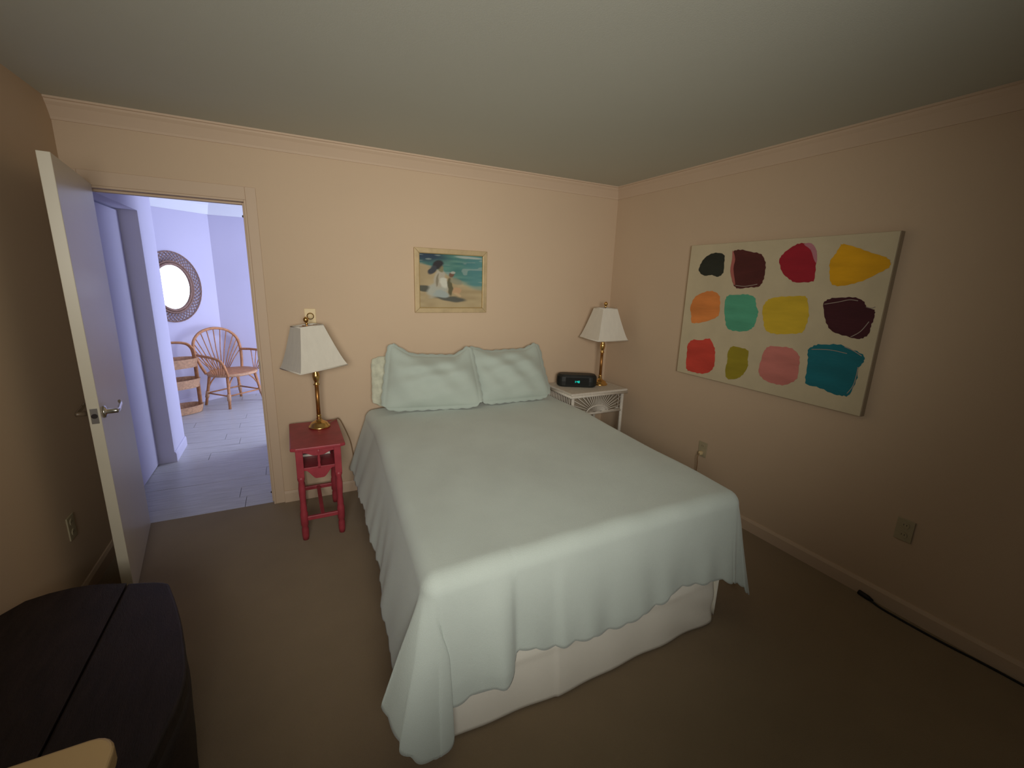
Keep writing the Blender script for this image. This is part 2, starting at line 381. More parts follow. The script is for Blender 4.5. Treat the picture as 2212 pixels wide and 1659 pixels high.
# ------------------------------------------------------------------ bed
X0, X1, YFT, YHD, ZT, RR = -2.285, -.722, -2.095, -.085, .665, .065
def skew(v):     # the bed stands slightly askew, its foot drifting towards the door
    return Vector((v.x+.078*(min(v.y, -.45)+1.05), v.y, v.z))
def skewbox(*a):
    bm = box(B(), *a)
    for v in bm.verts: v.co = skew(v.co)
    return bm
bed = thing('bed', ((X0+X1)/2, -1.1, 0), 'double bed with a cream fabric skirt at its foot', 'bed')
link('mattress', skewbox(X0+.035, X1-.035, YFT+.035, YHD-.02, .36, ZT-.03), M_MATT, bed, bevel=.055, bseg=4)
link('box_spring', skewbox(X0+.06, X1-.06, YFT+.06, YHD-.02, .12, .36), M_MATT, bed, bevel=.02)
for x in (X0+.2, X1-.2):
    for y in (YFT+.2, YHD-.2): link('leg', lathe(B(), [(.02, 0), (.03, .12)], (x, y, 0), 12), M_DARK, bed)
def skirt_front(u, v):
    z = lerp(.008, .365, v); x = lerp(-2.31, lerp(-.885, -.865, v), u)
    y = YFT + lerp(-.012, .018, v) + .003*sin(u*31+1)*(1-v) + .003*sin(u*13+v*2) - .018*sin(pi*u)*(1-v)
    y -= .006*math.exp(-((v-.60)/.05)**2)
    g = sstep(.6, 1, u)
    y += g*.006*sin((u*.55+v*.35)*46)*(1-v*.6) + .03*sstep(.95, 1, u)
    y -= .005*sstep(.318, .325, u)*(1-sstep(.325, .5, u))
    return Vector((x, y, z))
bm = B(); grid(bm, skirt_front, 150, 26); link('skirt_front', bm, M_SKIRT, bed, smooth=True, solid=.003)
for s, x in ((-1, X0+.05), (1, X1-.10)):
    bm = B(); grid(bm, lambda u, v: skew(Vector((x+s*(.004+.008*sin(u*44)*(1-v)), lerp(YFT+.004, YHD-.05, u), lerp(.008, .365, v)))), 90, 6)
    link('skirt_side', bm, M_SKIRT, bed, smooth=True, solid=.003)

# coverlet: a sheet laid over the mattress; (s,t) are distances along the cloth
def prof(d, fl):
    if d <= 0: return 0, 0
    q = RR*pi/2
    if d < q: return RR*sin(d/RR), -RR*(1-cos(d/RR))
    e = d-q; return RR+fl*e, -RR-e*sqrt(max(.05, 1-fl*fl))
CX0, CX1, CYF = X0+RR, X1-RR, YFT+RR
WT, LT = CX1-CX0, YHD-CYF
AL, AR = .48, .48
def foot_len(x):      # overhang of the hem at the foot
    return interp([(-2.36, .52), (-2.27, .50), (-2.10, .475), (-2.045, .455), (-2.02, .395), (-1.84, .43), (-1.57, .455), (-1.35, .43), (-1.21, .40), (-1.0, .425), (-.80, .475)], x)
def foot_out(x, k):   # outward folds on the foot drop; k: 0 at the edge, 1 at the hem
    o = .05*math.exp(-((x+2.085)/.06)**2)*(1-sstep(-2.055, -2.028, x))*k
    o += .007*(1+sin(x*13+.6))*k*k + .005*(1+sin(x*29+1))*k*k + .003*sin(x*47)*k**3
    o += .03*sstep(-1.88, -1.83, x)*(1-sstep(-1.55, -1.3, x))*k*.6
    return o
LC = [(0, .215), (14, .36), (30, .31), (48, .18), (56, .13), (64, .075), (74, .06), (90, .085)]        # left foot corner: flare by cloth angle
LA = [(0, 0), (14, 8), (30, 40), (48, 78), (56, 98), (64, 101), (74, 94), (90, 90)]
RC = [(0, .12), (25, .22), (45, .27), (60, .19), (75, .11), (90, .085)]
RA = [(0, 0), (25, 14), (45, 30), (60, 48), (75, 70), (90, 90)]
SHF = .078*(YFT+RR+1.05)
def cover(u, v):
    # u across (left hem .. right hem), v along (head .. foot hem)
    bL = .475; s = lerp(-AL, WT+AR, u)
    ds = -s if s < 0 else (s-WT if s > WT else 0)
    left = s < 0
    x = CX0 + min(max(s, 0), WT)
    if ds == 0: fl_len = foot_len(x+SHF)
    else: fl_len = foot_len(x+SHF)
    t = v*(LT+fl_len); dt = max(0, t-LT)
    y = YHD - min(t, LT)
    AA = AL if left else AR
    if ds > AA-.13 and dt > fl_len-.13:      # rounded corner of the cloth
        p_, q_ = ds-(AA-.13), dt-(fl_len-.13); k_ = max(p_, q_)/hypot(p_, q_); ds, dt = AA-.13+p_*k_, fl_len-.13+q_*k_
    # scalloped hem
    if ds > (AL if left else AR)-.03: ds += .012*abs(sin(t*pi/.085))*((ds-((AL if left else AR)-.03))/.03)
    if dt > fl_len-.03: dt += .012*abs(sin(s*pi/.085))*((dt-(fl_len-.03))/.03)
    wr = .0022*sin(x*9+y*5)+.0018*sin(x*23-y*11)+.0025*sin(y*7.3+1)
    z = ZT + wr - .012*(abs((x-(CX0+CX1)/2)/(WT/2))**4)
    sg = -1 if left else 1
    if ds == 0 and dt == 0: return skew(Vector((x, y, z)))
    if dt == 0:
        tt = t/LT
        f = lerp(.34, .215, sstep(0, .6, tt)) if left else lerp(-.01, .12, tt**2)
        o, dz = prof(ds, f); k = max(0, min(1, (ds-.08)/.36))
        o += k*k*(.006*sin(y*11+.5)+.004*sin(y*29+2*sin(y*5))+.006*sin(y*6)) 
        return skew(Vector((x+sg*o, y, z+dz)))
    if ds == 0:
        o, dz = prof(dt, .085); k = max(0, min(1, (dt-.07)/.36))
        return skew(Vector((x, y-o-foot_out(x+SHF, k), z+dz)))
    r = hypot(ds, dt); ph = math.degrees(atan2(dt, ds))
    f = interp(LC if left else RC, ph); an = radians(lerp(ph, interp(LA if left else RA, ph), sstep(.09, .34, r)))
    o, dz = prof(r, f); k = max(0, min(1, (r-.08)/.36))
    o += k*k*(.024*sin(CYF*19+.5)*0+.006*sin(ph*.25))
    e0 = (1-sstep(0, 12, ph))*k*k*(.006*sin(CYF*11+.5)+.004*sin(CYF*29+2*sin(CYF*5))+.006*sin(CYF*6))
    e1 = sstep(78, 90, ph)*foot_out(x+SHF, k)
    o += e0+e1
    zz = z+dz
    return skew(Vector((x+sg*o*cos(an), y-o*sin(an), max(zz, .012+.01*abs(sin(ph*.2))))))
bm = B(); grid(bm, cover, 230, 250)
cv = link('coverlet', bm, M_COVER, loc=((X0+X1)/2, -1.1, ZT), smooth=True, solid=.004)
props(cv, 'pale aqua coverlet with scalloped hem draped over the bed', 'coverlet')

# pillows
def pillow(name, P, bulge, material, label, cat, group=None, sag=.0, flange=.055, seed=0, ears=.02, scallop=.008, back=.5):
    BL, BR, TR, TL = [Vector(p) for p in P]
    nrm = ((BR-BL).cross(TL-BL)).normalized()
    if nrm.y > 0: nrm = -nrm
    bm = B(); n = 44
    up = ((TL-BL)+(TR-BR)).normalized(); rt = (BR-BL).normalized()
    def base(u, v):
        p = lerp(lerp(BL, BR, u), lerp(TL, TR, u), v)
        p = p - up*sag*sstep(-.02, .30, u)*(1-sstep(.74, 1.02, u))*sstep(.35, 1, v)
        p = p + up*ears*((abs(2*u-1))**4)*sstep(.6, 1, v)
        cu, cv2 = abs(2*u-1), abs(2*v-1); kk = max(0, cu+cv2-1.55)/.45
        p = p - (rt*(2*u-1)*.9+up*(2*v-1))*.034*kk**3
        e = max(abs(2*u-1), abs(2*v-1))
        if e > .97:
            p = p + (rt*(2*u-1)*scallop*abs(sin(v*pi*7)) if abs(2*u-1) > abs(2*v-1) else up*(2*v-1)*scallop*abs(sin(u*pi*9)))
        return p
    def prof_(u, v):
        a = 1-flange
        uu = min(1, abs(2*u-1)/a); vv = min(1, abs(2*v-1)/a)
        return (max(0, 1-uu**2.2)*max(0, 1-vv**2.2))**.6
    def wr(u, v): return .008*sin(u*17+v*9+seed)+.005*sin(u*7-v*21+seed*2)+.010*sin((u+v*.6)*11+seed)*sstep(.6, 1, abs(2*u-1))
    f = grid(bm, lambda u, v: base(u, v)+nrm*(.004+bulge*prof_(u, v)+wr(u, v)*(.3+prof_(u, v))), n, n)
    g = grid(bm, lambda u, v: base(u, v)+nrm*(-.004-bulge*back*prof_(u, v)+wr(u, v)*.3), n, n)
    bd = [(i, 0) for i in range(n)]+[(n, j) for j in range(n)]+[(i, n) for i in range(n, 0, -1)]+[(0, j) for j in range(n, 0, -1)]
    for a, b in zip(bd, bd[1:]+bd[:1]): bm.faces.new((f[a[0]][a[1]], f[b[0]][b[1]], g[b[0]][b[1]], g[a[0]][a[1]]))
    c = (BL+BR)/2
    return props(link(name, bm, material, loc=c, smooth=True), label, cat, group)
pillow('pillow', [(-2.19, -.125, .675), (-1.50, -.15, .675), (-1.52, -.04, 1.00), (-2.17, -.04, 1.035)], .035, M_FLORAL,
       'cream patterned pillow showing behind the sham beside the tall red stand', 'pillow', seed=4, scallop=.003, flange=.04)
pillow('pillow_sham', [(-2.155, -.245, .678), (-1.425, -.385, .676), (-1.44, -.155, 1.10), (-2.06, -.10, 1.135)], .10, M_SHAM,
       'pale aqua pillow sham nearer the red stand, its top corner standing up', 'pillow', 'pillow shams on the bed', sag=.075, seed=1, ears=.03)
pillow('pillow_sham', [(-1.44, -.325, .676), (-.80, -.335, .676), (-.825, -.115, 1.105), (-1.47, -.105, 1.095)], .10, M_SHAM,
       'pale aqua pillow sham nearer the white wicker nightstand', 'pillow', 'pillow shams on the bed', sag=.05, seed=2.3, ears=.02)

# ------------------------------------------------------------------ red stand
NX0, NX1, NY0, NY1, NZ = -2.735, -2.432, -.605, -.095, .612
ns = thing('nightstand', ((NX0+NX1)/2, (NY0+NY1)/2, 0), 'small crimson painted wooden stand with scalloped apron and open compartment', 'nightstand')
cx = (NX0+NX1)/2
bm = B()
# top with a shaped front overhang
outl = [(NX0, NY1, 0), (NX0, NY0+.012, 0), (NX0+.03, NY0, 0), (NX1-.03, NY0, 0), (NX1, NY0+.012, 0), (NX1, NY1, 0)]
prism(bm, [(a, b, NZ-.02) for a, b, c in outl], (0, 0, .02)); link('top', bm, M_RED, ns, bevel=.005)
def apron(y, zt, zb, dip, x0, x1, th=.016):
    pts = [Vector((x0, y, zt)), Vector((x1, y, zt))]
    n = 24
    for k in range(n+1):
        u = 1-k/n; d = sstep(.08, .40, u)*(1-sstep(.60, .92, u))
        pts.append(Vector((lerp(x0, x1, u), y, zb-dip*d)))
    return prism(B(), pts, (0, th, 0))
FX0, FX1 = NX0+.028, NX1-.028
link('front_apron', apron(NY0+.035, NZ-.02, .565, .022, FX0+.03, FX1-.03), M_RED, ns, bevel=.002)
link('lower_apron', apron(NY0+.035, .472, .455, .058, FX0+.03, FX1-.03), M_RED, ns, bevel=.002)
link('shelf', box(B(), FX0+.005, FX1-.005, NY0+.04, NY1-.02, .452, .466), M_RED, ns)
for x in (FX0+.008, FX1-.02): link('side_panel', box(B(), x, x+.012, NY0+.07, NY1-.05, .44, NZ-.02), M_RED, ns)
link('divider', lathe(B(), [(.011, 0), (.011, .012), (.007, .03), (.010, .055), (.007, .08), (.011, .1), (.011, .125)], (cx, NY0+.043, .462), 12), M_RED, ns, smooth=True)
LP = [(.017, 0), (.020, .03), (.020, .075), (.016, .09), (.022, .10), (.022, .18), (.018, .192), (.020, .21), (.016, .25), (.019, .30), (.020, .34), (.016, .385), (.021, .40), (.021, .42)]
for x in (FX0+.018, FX1-.018):
    for y in (NY0+.045, NY1-.035):
        lg = link('leg', lathe(B(), LP, (x, y, 0), 14), M_RED, ns, smooth=True)
        link('post', box(B(), x-.02, x+.02, y-.02, y+.02, .415, NZ-.02), M_RED, lg, bevel=.003)
for y in (NY0+.045, NY1-.035):
    link('stretcher', box(B(), FX0+.018, FX1-.018, y-.009, y+.009, .125, .152), M_RED, ns, bevel=.004)
link('centre_stretcher', box(B(), cx-.012, cx+.012, NY0+.045, NY1-.035, .128, .150), M_RED, ns, bevel=.004)
# book lying in the compartment
bk = thing('book', (cx, -.3, .466), 'thin grey book with pale page edges lying inside the red stand', 'book')
link('pages', box(B(), cx-.085, cx+.075, -.37, -.16, .4695, .482), M_PAGES, bk)
link('cover', box(box(B(), cx-.088, cx+.078, -.372, -.157, .482, .4855), cx-.088, cx+.078, -.372, -.157, .466, .4695), M_BOOKC, bk)

# ------------------------------------------------------------------ lamps
def lamp(base, rot, lean, label, cordpts=None):
    bx, by, bz = base
    t = thing('table_lamp', base, label, 'lamp', 'brass table lamps beside the bed')
    link('base', lathe(B(), [(.066, 0), (.068, .008), (.062, .014), (.058, .016), (.052, .03), (.03, .043), (.018, .05), (.015, .062)], base, 32), M_BRASS, t, smooth=True)
    link('lower_collar', lathe(B(), [(.013, .05), (.017, .06), (.013, .072), (.016, .08), (.012, .09)], base, 20), M_BRASS, t, smooth=True)
    link('column', lathe(B(), [(.0125, .085), (.0125, .29)], base, 20), M_BRASSD, t, smooth=True)
    link('upper_collar', lathe(B(), [(.0125, .285), (.021, .292), (.014, .30), (.013, .31), (.018, .32), (.023, .345), (.021, .365), (.013, .378), (.018, .39), (.018, .43)], base, 20), M_BRASS, t, smooth=True)
    pv = Vector(base)+Vector((0, 0, .33)); ax = Vector((lean[0], lean[1], 1)).normalized()
    q = Vector((0, 0, 1)).rotation_difference(ax).to_matrix().to_4x4()
    T = Matrix.Translation(pv) @ q @ Matrix.Rotation(rot, 4, 'Z') @ Matrix.Translation(-pv)
    bm = B(); rows = []
    for k in range(9):
        f = k/8; h = lerp(.0, 1, f); a = lerp(.150, .070, f**.84) ; z = bz+lerp(.412, .678, f)
        rows.append([bm.verts.new(T @ Vector((bx+sx*a, by+sy*a, z))) for sx, sy in ((-1, -1), (1, -1), (1, 1), (-1, 1))])
    for p, q2 in zip(rows, rows[1:]):
        for k in range(4): bm.faces.new((p[k], p[(k+1) % 4], q2[(k+1) % 4], q2[k]))
    sh = link('shade', bm, M_SHADE, t, solid=.004)
    for row_z, a in ((.412, .151), (.676, .071)):
        bm = B(); P = [T @ Vector((bx+sx*a, by+sy*a, bz+row_z)) for sx, sy in ((-1, -1), (1, -1), (1, 1), (-1, 1))]
        tube(bm, P+[P[0]], .004, 6)
        link('shade_trim', bm, M_SHADE, sh, smooth=True)
    bm = B()
    for a in (0, pi/2):
        tube(bm, [T @ Vector((bx-.068*cos(a), by-.068*sin(a), bz+.672)), T @ Vector((bx+.068*cos(a), by+.068*sin(a), bz+.672))], .003, 6)
    tube(bm, [Vector(base)+Vector((0, 0, .42)), T @ Vector((bx, by, bz+.69))], .004, 6); link('harp', bm, M_BRASSD, t)
    bm = B(); lathe(bm, [(.007, 0), (.009, .006), (.006, .012), (.013, .02), (.017, .03), (.013, .041), (.005, .047), (0, .05)], T @ Vector((bx, by, bz+.683)), 18, ax)
    link('finial', bm, M_BRASS, t, smooth=True)
    if cordpts: link('cord', tube(B(), curve(cordpts), .0032, 6), M_CORD, t, smooth=True)
    return t
lamp((-2.553, -.235, NZ), radians(22), (-.09, 0), 'brass table lamp with white square shade on the red stand',
     [(-2.5, -.2, NZ+.008), (-2.44, -.12, NZ+.008), (-2.41, -.05, NZ-.02), (-2.372, -.035, .50), (-2.342, -.032, .40), (-2.325, -.03, .26), (-2.31, -.03, .12), (-2.30, -.03, .012)])
lamp((-.232, -.232, .722), radians(-4), (.0, 0), 'brass table lamp with white square shade on the white wicker nightstand')

# ------------------------------------------------------------------ white wicker nightstand
KX0, KX1, KY0, KY1, KZ = -.682, -.092, -.452, -.022, .722
wk = thing('wicker_nightstand', ((KX0+KX1)/2, (KY0+KY1)/2, 0), 'white wicker nightstand with fan spoked front panel beside the bed', 'nightstand')
link('top', box(B(), KX0, KX1, KY0, KY1, KZ-.022, KZ), M_WICK, wk, bevel=.010, bseg=3)
bm = B()
P = [(KX0+.004, KY0+.004, KZ-.03), (KX1-.004, KY0+.004, KZ-.03), (KX1-.004, KY1-.004, KZ-.03), (KX0+.004, KY1-.004, KZ-.03)]
for p, q in zip(P, P[1:]+P[:1]): tube(bm, [p, q], .011, 8)
link('edge_binding', bm, M_WICK, wk, smooth=True)
for x in (KX0+.035, KX1-.035):
    for y in (KY0+.03, KY1-.03): link('leg', tube(B(), [(x, y, 0), (x, y, KZ-.03)], .0145, 10), M_WICK, wk, smooth=True)
RZ = .528
fy = KY0+.03
link('front_rail', tube(B(), [(KX0+.035, fy, RZ), (KX1-.035, fy, RZ)], .011, 8), M_WICK, wk, smooth=True)
link('back_rail', tube(B(), [(KX0+.035, KY1-.03, RZ), (KX1-.035, KY1-.03, RZ)], .011, 8), M_WICK, wk, smooth=True)
link('lower_shelf', box(B(), KX0+.03, KX1-.03, KY0+.025, KY1-.025, .19, .205), M_WICK, wk, bevel=.005)
kc = (KX0+KX1)/2
ARC = [(kc+.115*cos(a), fy, RZ+.065*sin(a)) for a in [pi*k/14 for k in range(15)]]
link('fan_arc', tube(B(), ARC, .006, 6), M_WICK, wk, smooth=True)
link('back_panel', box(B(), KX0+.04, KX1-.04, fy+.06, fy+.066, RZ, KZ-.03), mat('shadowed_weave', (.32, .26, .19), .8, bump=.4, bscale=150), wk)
for k in range(23):
    a = lerp(.06, pi-.06, k/22); c_, s_ = cos(a), sin(a)
    p0 = Vector((kc+.03*c_, fy, RZ+.008)); x1, z1 = kc, RZ
    mx = min(((KX1-.05-kc)/abs(c_)) if abs(c_) > .01 else 9, ((KZ-.04-RZ)/s_) if s_ > .01 else 9)
    p1 = Vector((kc+mx*c_, fy, RZ+mx*s_))
    link('spoke', tube(B(), [p0, p1], .0038, 6), M_WICK, wk, smooth=True)
for sx, x in ((-1, KX0+.035), (1, KX1-.035)):
    link('side_rail', tube(B(), [(x, KY0+.03, RZ), (x, KY1-.03, RZ)], .011, 8), M_WICK, wk, smooth=True)
    for k in range(14):
        y = lerp(KY0+.05, KY1-.05, k/13)
        link('side_spoke', tube(B(), [(x, y, RZ), (x, y, KZ-.03)], .0042, 6), M_WICK, wk, smooth=True)
# clock radio
rc = Vector((-.468, -.205, KZ)); ra = radians(-29)
RM = Matrix.Translation(rc) @ Matrix.Rotation(ra, 4, 'Z')
rd = thing('clock_radio', rc, 'black rounded clock radio with cyan digits on the wicker nightstand', 'clock radio')
def rr_outline(a, b, r, z, n=6):
    out = []
    for cx_, cy_, a0 in ((a-r, b-r, 0), (-a+r, b-r, pi/2), (-a+r, -b+r, pi), (a-r, -b+r, 1.5*pi)):
        for k in range(n+1):
            t = a0+pi/2*k/n; out.append(RM @ Vector((cx_+r*cos(t), cy_+r*sin(t), z)))
    return out
bm = B(); lv = [rr_outline(a, b, r, z) for a, b, r, z in ((.158, .056, .05, 0), (.172, .064, .055, .012), (.175, .066, .056, .05), (.172, .064, .055, .09), (.158, .054, .05, .108))]
VV = [[bm.verts.new(p) for p in l] for l in lv]
for p, q in zip(VV, VV[1:]):
    for k in range(len(p)): bm.faces.new((p[k], p[(k+1) % len(p)], q[(k+1) % len(p)], q[k]))
bm.faces.new(VV[0][::-1]); bm.faces.new(VV[-1]); link('body', bm, M_BLACK, rd, smooth=False, bevel=.003)
bm = B(); box(bm, -.10, .10, -.0675, -.064, .016, .086, RM); link('grille', bm, M_GRILLE, rd, bevel=.001)
for i in range(4):
    bm = B(); lathe(bm, [(.008, 0), (.008, .004), (.006, .006)], RM @ Vector((-.045+i*.03, 0, .103)), 14); link('button', bm, M_BLACK, rd)
# seven segment digits 1:40
SEG = {'1': 'bc', '4': 'bcfg', '0': 'abcdef'}
bm = B()
def seg(x, ch):
    w_, h_, t_ = .0075, .0155, .0026
    q = {'a': (0, h_, 1), 'd': (0, 0, 1), 'g': (0, h_/2, 1), 'f': (0, h_/2, 0), 'b': (w_, h_/2, 0), 'e': (0, 0, 0), 'c': (w_, 0, 0)}
    for s_ in SEG[ch]:
        dx, dz, hz = q[s_]
        if hz: box(bm, x+dx, x+dx+w_, -.0687, -.0670, .042+dz-t_/2, .042+dz+t_/2, RM)
        else: box(bm, x+dx-t_/2, x+dx+t_/2, -.0687, -.0670, .042+dz, .042+dz+h_/2, RM)
seg(-.024, '1'); seg(-.002, '4'); seg(.011, '0')
for z in (.046, .053): box(bm, -.0105, -.008, -.0687, -.0670, z-.0015, z+.0015, RM)
link('display_digits', bm, M_CYAN, rd)

# ------------------------------------------------------------------ wall plates
def plate(name, c, n, w_, h_, material, label, cat, group=None):
    n = Vector(n); c = Vector(c); u = n.cross(Vector((0, 0, 1))); t = thing(name, c, label, cat, group)
    P = [c+u*a*w_/2+Vector((0, 0, b*h_/2)) for a, b in ((-1, -1), (1, -1), (1, 1), (-1, 1))]
    link('plate', prism(B(), P, n*.006), material, t, bevel=.002)
    return t, c, n, u
t, c, n, u = plate('dimmer_switch', (-2.551, 0, 1.319), (0, -1, 0), .070, .115, M_PLATE, 'cream wall dimmer switch with a round knob above the lamp shade', 'switch')
link('knob_collar', lathe(B(), [(.023, .005), (.023, .009)], c+Vector((0, 0, .008)), 24, n), M_BRASS, t, smooth=True)
link('knob', lathe(B(), [(.018, .008), (.0175, .022), (.014, .025)], c+Vector((0, 0, .008)), 24, n), M_PLATE, t, smooth=True)
def outlet(c, n, label):
    t, c, n, u = plate('wall_outlet', c, n, .072, .115, M_DPLATE, label, 'outlet', 'wall outlets')
    for dz in (.026, -.026):
        s = link('socket', lathe(B(), [(.017, .005), (.017, .0085)], c+Vector((0, 0, dz)), 20, n), M_DPLATE, t)
        bm = B()
        for a in (-.006, .006):
            q = c+u*a+Vector((0, 0, dz+.002)); P = [q+u*x+Vector((0, 0, z)) for x, z in ((-.001, -.004), (.001, -.004), (.001, .004), (-.001, .004))]
            prism(bm, [p+n*.008 for p in P], n*.001)
        link('slots', bm, M_DARK, s)
    return t
o1 = outlet((0, -1.205, .425), (-1, 0, 0), 'beige wall outlet with a plug in it beside the bed')
outlet((0, -2.425, .445), (-1, 0, 0), 'beige wall outlet above the black cable on the carpet')
outlet((XL, -.675, .392), (1, 0, 0), 'beige wall outlet behind the open door')
pg = thing('power_plug', (-.012, -1.207, .40), 'pale plug and brown cord in the outlet beside the bed', 'plug')
link('plug_body', box(B(), -.036, -.008, -1.219, -1.195, .387, .412), M_PLATE, pg, bevel=.005)
link('cord', tube(B(), curve([(-.036, -1.207, .398), (-.05, -1.207, .37), (-.04, -1.205, .31), (-.03, -1.19, .2), (-.025, -1.15, .08), (-.03, -1.1, .006)]), .0035, 6), M_CORD, pg, smooth=True)
# black cable on the carpet along the right wall
bc = thing('power_cable', (-.03, -2.6, 0), 'black cable with a plug end lying on carpet along the bare wall', 'cable')
link('cord', tube(B(), curve([(-.032, -2.36, .010), (-.05, -2.43, .006), (-.052, -2.55, .005), (-.048, -2.68, .005), (-.034, -2.82, .005), (-.03, -2.95, .005), (-.04, -3.3, .005), (-.03, -3.8, .005)]), .0055, 7), M_BCORD, bc, smooth=True)
link('plug_end', tube(B(), [(-.026, -2.315, .014), (-.032, -2.36, .012), (-.036, -2.385, .010)], [.013, .013, .007], 10), M_BCORD, bc, smooth=True)

# ------------------------------------------------------------------ beach painting
PX0, PX1, PZ0, PZ1 = -1.838, -1.262, 1.348, 1.818
pt = thing('beach_painting', ((PX0+PX1)/2, 0, PZ0), 'framed painting of a figure in white sitting on a beach', 'painting')
fwid = .036
def bar(p):  # frame bars, mitred
    prism(bm, p, (0, -.022, 0))
bm = B()
o_ = [(PX0, PZ0), (PX1, PZ0), (PX1, PZ1), (PX0, PZ1)]; i_ = [(PX0+fwid, PZ0+fwid), (PX1-fwid, PZ0+fwid), (PX1-fwid, PZ1-fwid), (PX0+fwid, PZ1-fwid)]
for k in range(4):
    k2 = (k+1) % 4
    link('frame_bar', prism(B(), [(o_[k][0], -.001, o_[k][1]), (o_[k2][0], -.001, o_[k2][1]), (i_[k2][0], -.001, i_[k2][1]), (i_[k][0], -.001, i_[k][1])], (0, -.024, 0)), M_FRAME, pt, bevel=.004)
bm = B(); P = [(a, -.017, b) for a, b in i_]
for p, q in zip(P, P[1:]+P[:1]): tube(bm, [p, q], .004, 6)
link('gilt_lip', bm, M_GILT, pt)
NXc, NZc = 150, 120
def blob(u, v, cu, cv_, ru, rv, rot=0):
    du, dv_ = u-cu, v-cv_; c_, s_ = cos(rot), sin(rot)
    a, b = du*c_+dv_*s_, -du*s_+dv_*c_
    return 1-sstep(.72, 1.15, hypot(a/ru, b/rv))
def hsh(a, b): 
    v_ = sin(a*127.1+b*311.7)*43758.5453; return v_-ffloor(v_)
def vnoise(x, y):
    i, j = ffloor(x), ffloor(y); a, b = x-i, y-j; a = a*a*(3-2*a); b = b*b*(3-2*b)
    return lerp(lerp(hsh(i, j), hsh(i+1, j), a), lerp(hsh(i, j+1), hsh(i+1, j+1), a), b)
def mixc(a, b, t): return tuple(lerp(x, y, t) for x, y in zip(a, b))
def beach(u, v):     # u right, v up, 0..1
    u2 = u+.03*(vnoise(u*9, v*14)-.5); v2 = v+.04*(vnoise(u*7+5, v*22)-.5)
    sand = mixc((.36, .27, .15), (.46, .36, .21), vnoise(u*6, v*16))
    shore = .62-.30*max(0, u2-.35)*1.0 if u2 > .35 else .62+.25*(.35-u2)
    shore = lerp(.80, .38, sstep(-.05, 1.0, u2))
    sea = mixc((.05, .16, .15), (.12, .26, .21), vnoise(u*5, v*24))
    sea = mixc(sea, (.03, .05, .08), sstep(.75, .95, v2)*(1-sstep(.2, .6, u2)))
    sea = mixc(sea, (.10, .25, .27), sstep(.55, .9, u2)*.6)
    sea = mixc(sea, (.33, .40, .36), .5*sstep(.72, .8, vnoise(u*7+3, v*30)))
    c = mixc(sand, sea, sstep(-.03, .04, v2-shore))
    c = mixc(c, (.26, .32, .24), .7*math.exp(-((v2-shore)/.04)**2)*sstep(.5, .7, u2))
    c = mixc(c, (.42, .46, .42), .8*blob(u, v, .78, .955, .24, .022, -.04))
    c = mixc(c, (.055, .065, .055), .9*blob(u2, v2, .11, .35, .19, .055, -.25))       # shadows on the sand
    c = mixc(c, (.07, .08, .075), .9*blob(u2, v2, .48, .175, .27, .055, -.12))
    c = mixc(c, (.40, .40, .34), blob(u2, v2, .27, .33, .18, .13, .5))                # skirt
    c = mixc(c, (.34, .38, .36), blob(u2, v2, .33, .26, .13, .075))
    c = mixc(c, (.42, .38, .30), blob(u2, v2, .31, .55, .09, .19, -.15))              # bodice
    c = mixc(c, (.20, .17, .11), .8*blob(u2, v2, .275, .52, .02, .13, -.1))
    c = mixc(c, (.58, .57, .48), blob(u2, v2, .38, .47, .075, .10, .3))               # lit sleeve
    c = mixc(c, (.22, .20, .11), blob(u2, v2, .34, .73, .045, .065))                  # face
    c = mixc(c, (.035, .032, .035), blob(u2, v2, .29, .80, .10, .075, .6))            # hair
    c = mixc(c, (.05, .055, .065), blob(u2, v2, .20, .70, .09, .055, .7))
    c = mixc(c, (.09, .085, .045), .9*blob(u2, v2, .475, .40, .045, .17))             # small figure beside
    c = mixc(c, (.17, .09, .06), blob(u2, v2, .50, .62, .045, .05))
    c = mixc(c, (.40, .40, .34), blob(u2, v2, .52, .665, .04, .03))
    c = mixc(c, (.25, .25, .18), .8*blob(u2, v2, .58, .50, .10, .07, -.4))
    c = mixc(c, (.48, .30, .17), blob(u2, v2, .58, .32, .08, .07, -.5))
    c = mixc(c, (.52, .36, .21), .9*blob(u2, v2, .60, .25, .07, .03, -.6))
    return c
me = bpy.data.meshes.new('painted_panel'); vs = []; fs = []; cs = []
for j in range(NZc+1):
    for i in range(NXc+1):
        u_, v_ = i/NXc, j/NZc
        vs.append((lerp(PX0+fwid, PX1-fwid, u_)-(PX0+PX1)/2, -.012, lerp(PZ0+fwid, PZ1-fwid, v_)-PZ0)); cs.append(beach(u_, v_))
for j in range(NZc):
    for i in range(NXc):
        a = j*(NXc+1)+i; fs.append((a, a+1, a+NXc+2, a+NXc+1))
me.from_pydata(vs, [], fs); ca = me.color_attributes.new('paint', 'FLOAT_COLOR', 'POINT')
ca.data.foreach_set('color', [x for c in cs for x in (*c, 1)])
pm = bpy.data.materials.new('oil_paint_beach'); pm.use_nodes = True; nt = pm.node_tree; b = nt.nodes['Principled BSDF']
at = nt.nodes.new('ShaderNodeAttribute'); at.attribute_name = 'paint'; nt.links.new(at.outputs['Color'], b.inputs['Base Color'])
b.inputs['Roughness'].default_value = .5; b.inputs['Specular IOR Level'].default_value = .25
me.materials.append(pm); o = bpy.data.objects.new('painted_panel', me); COL.objects.link(o); o.parent = pt; ORG[o] = ORG[pt]

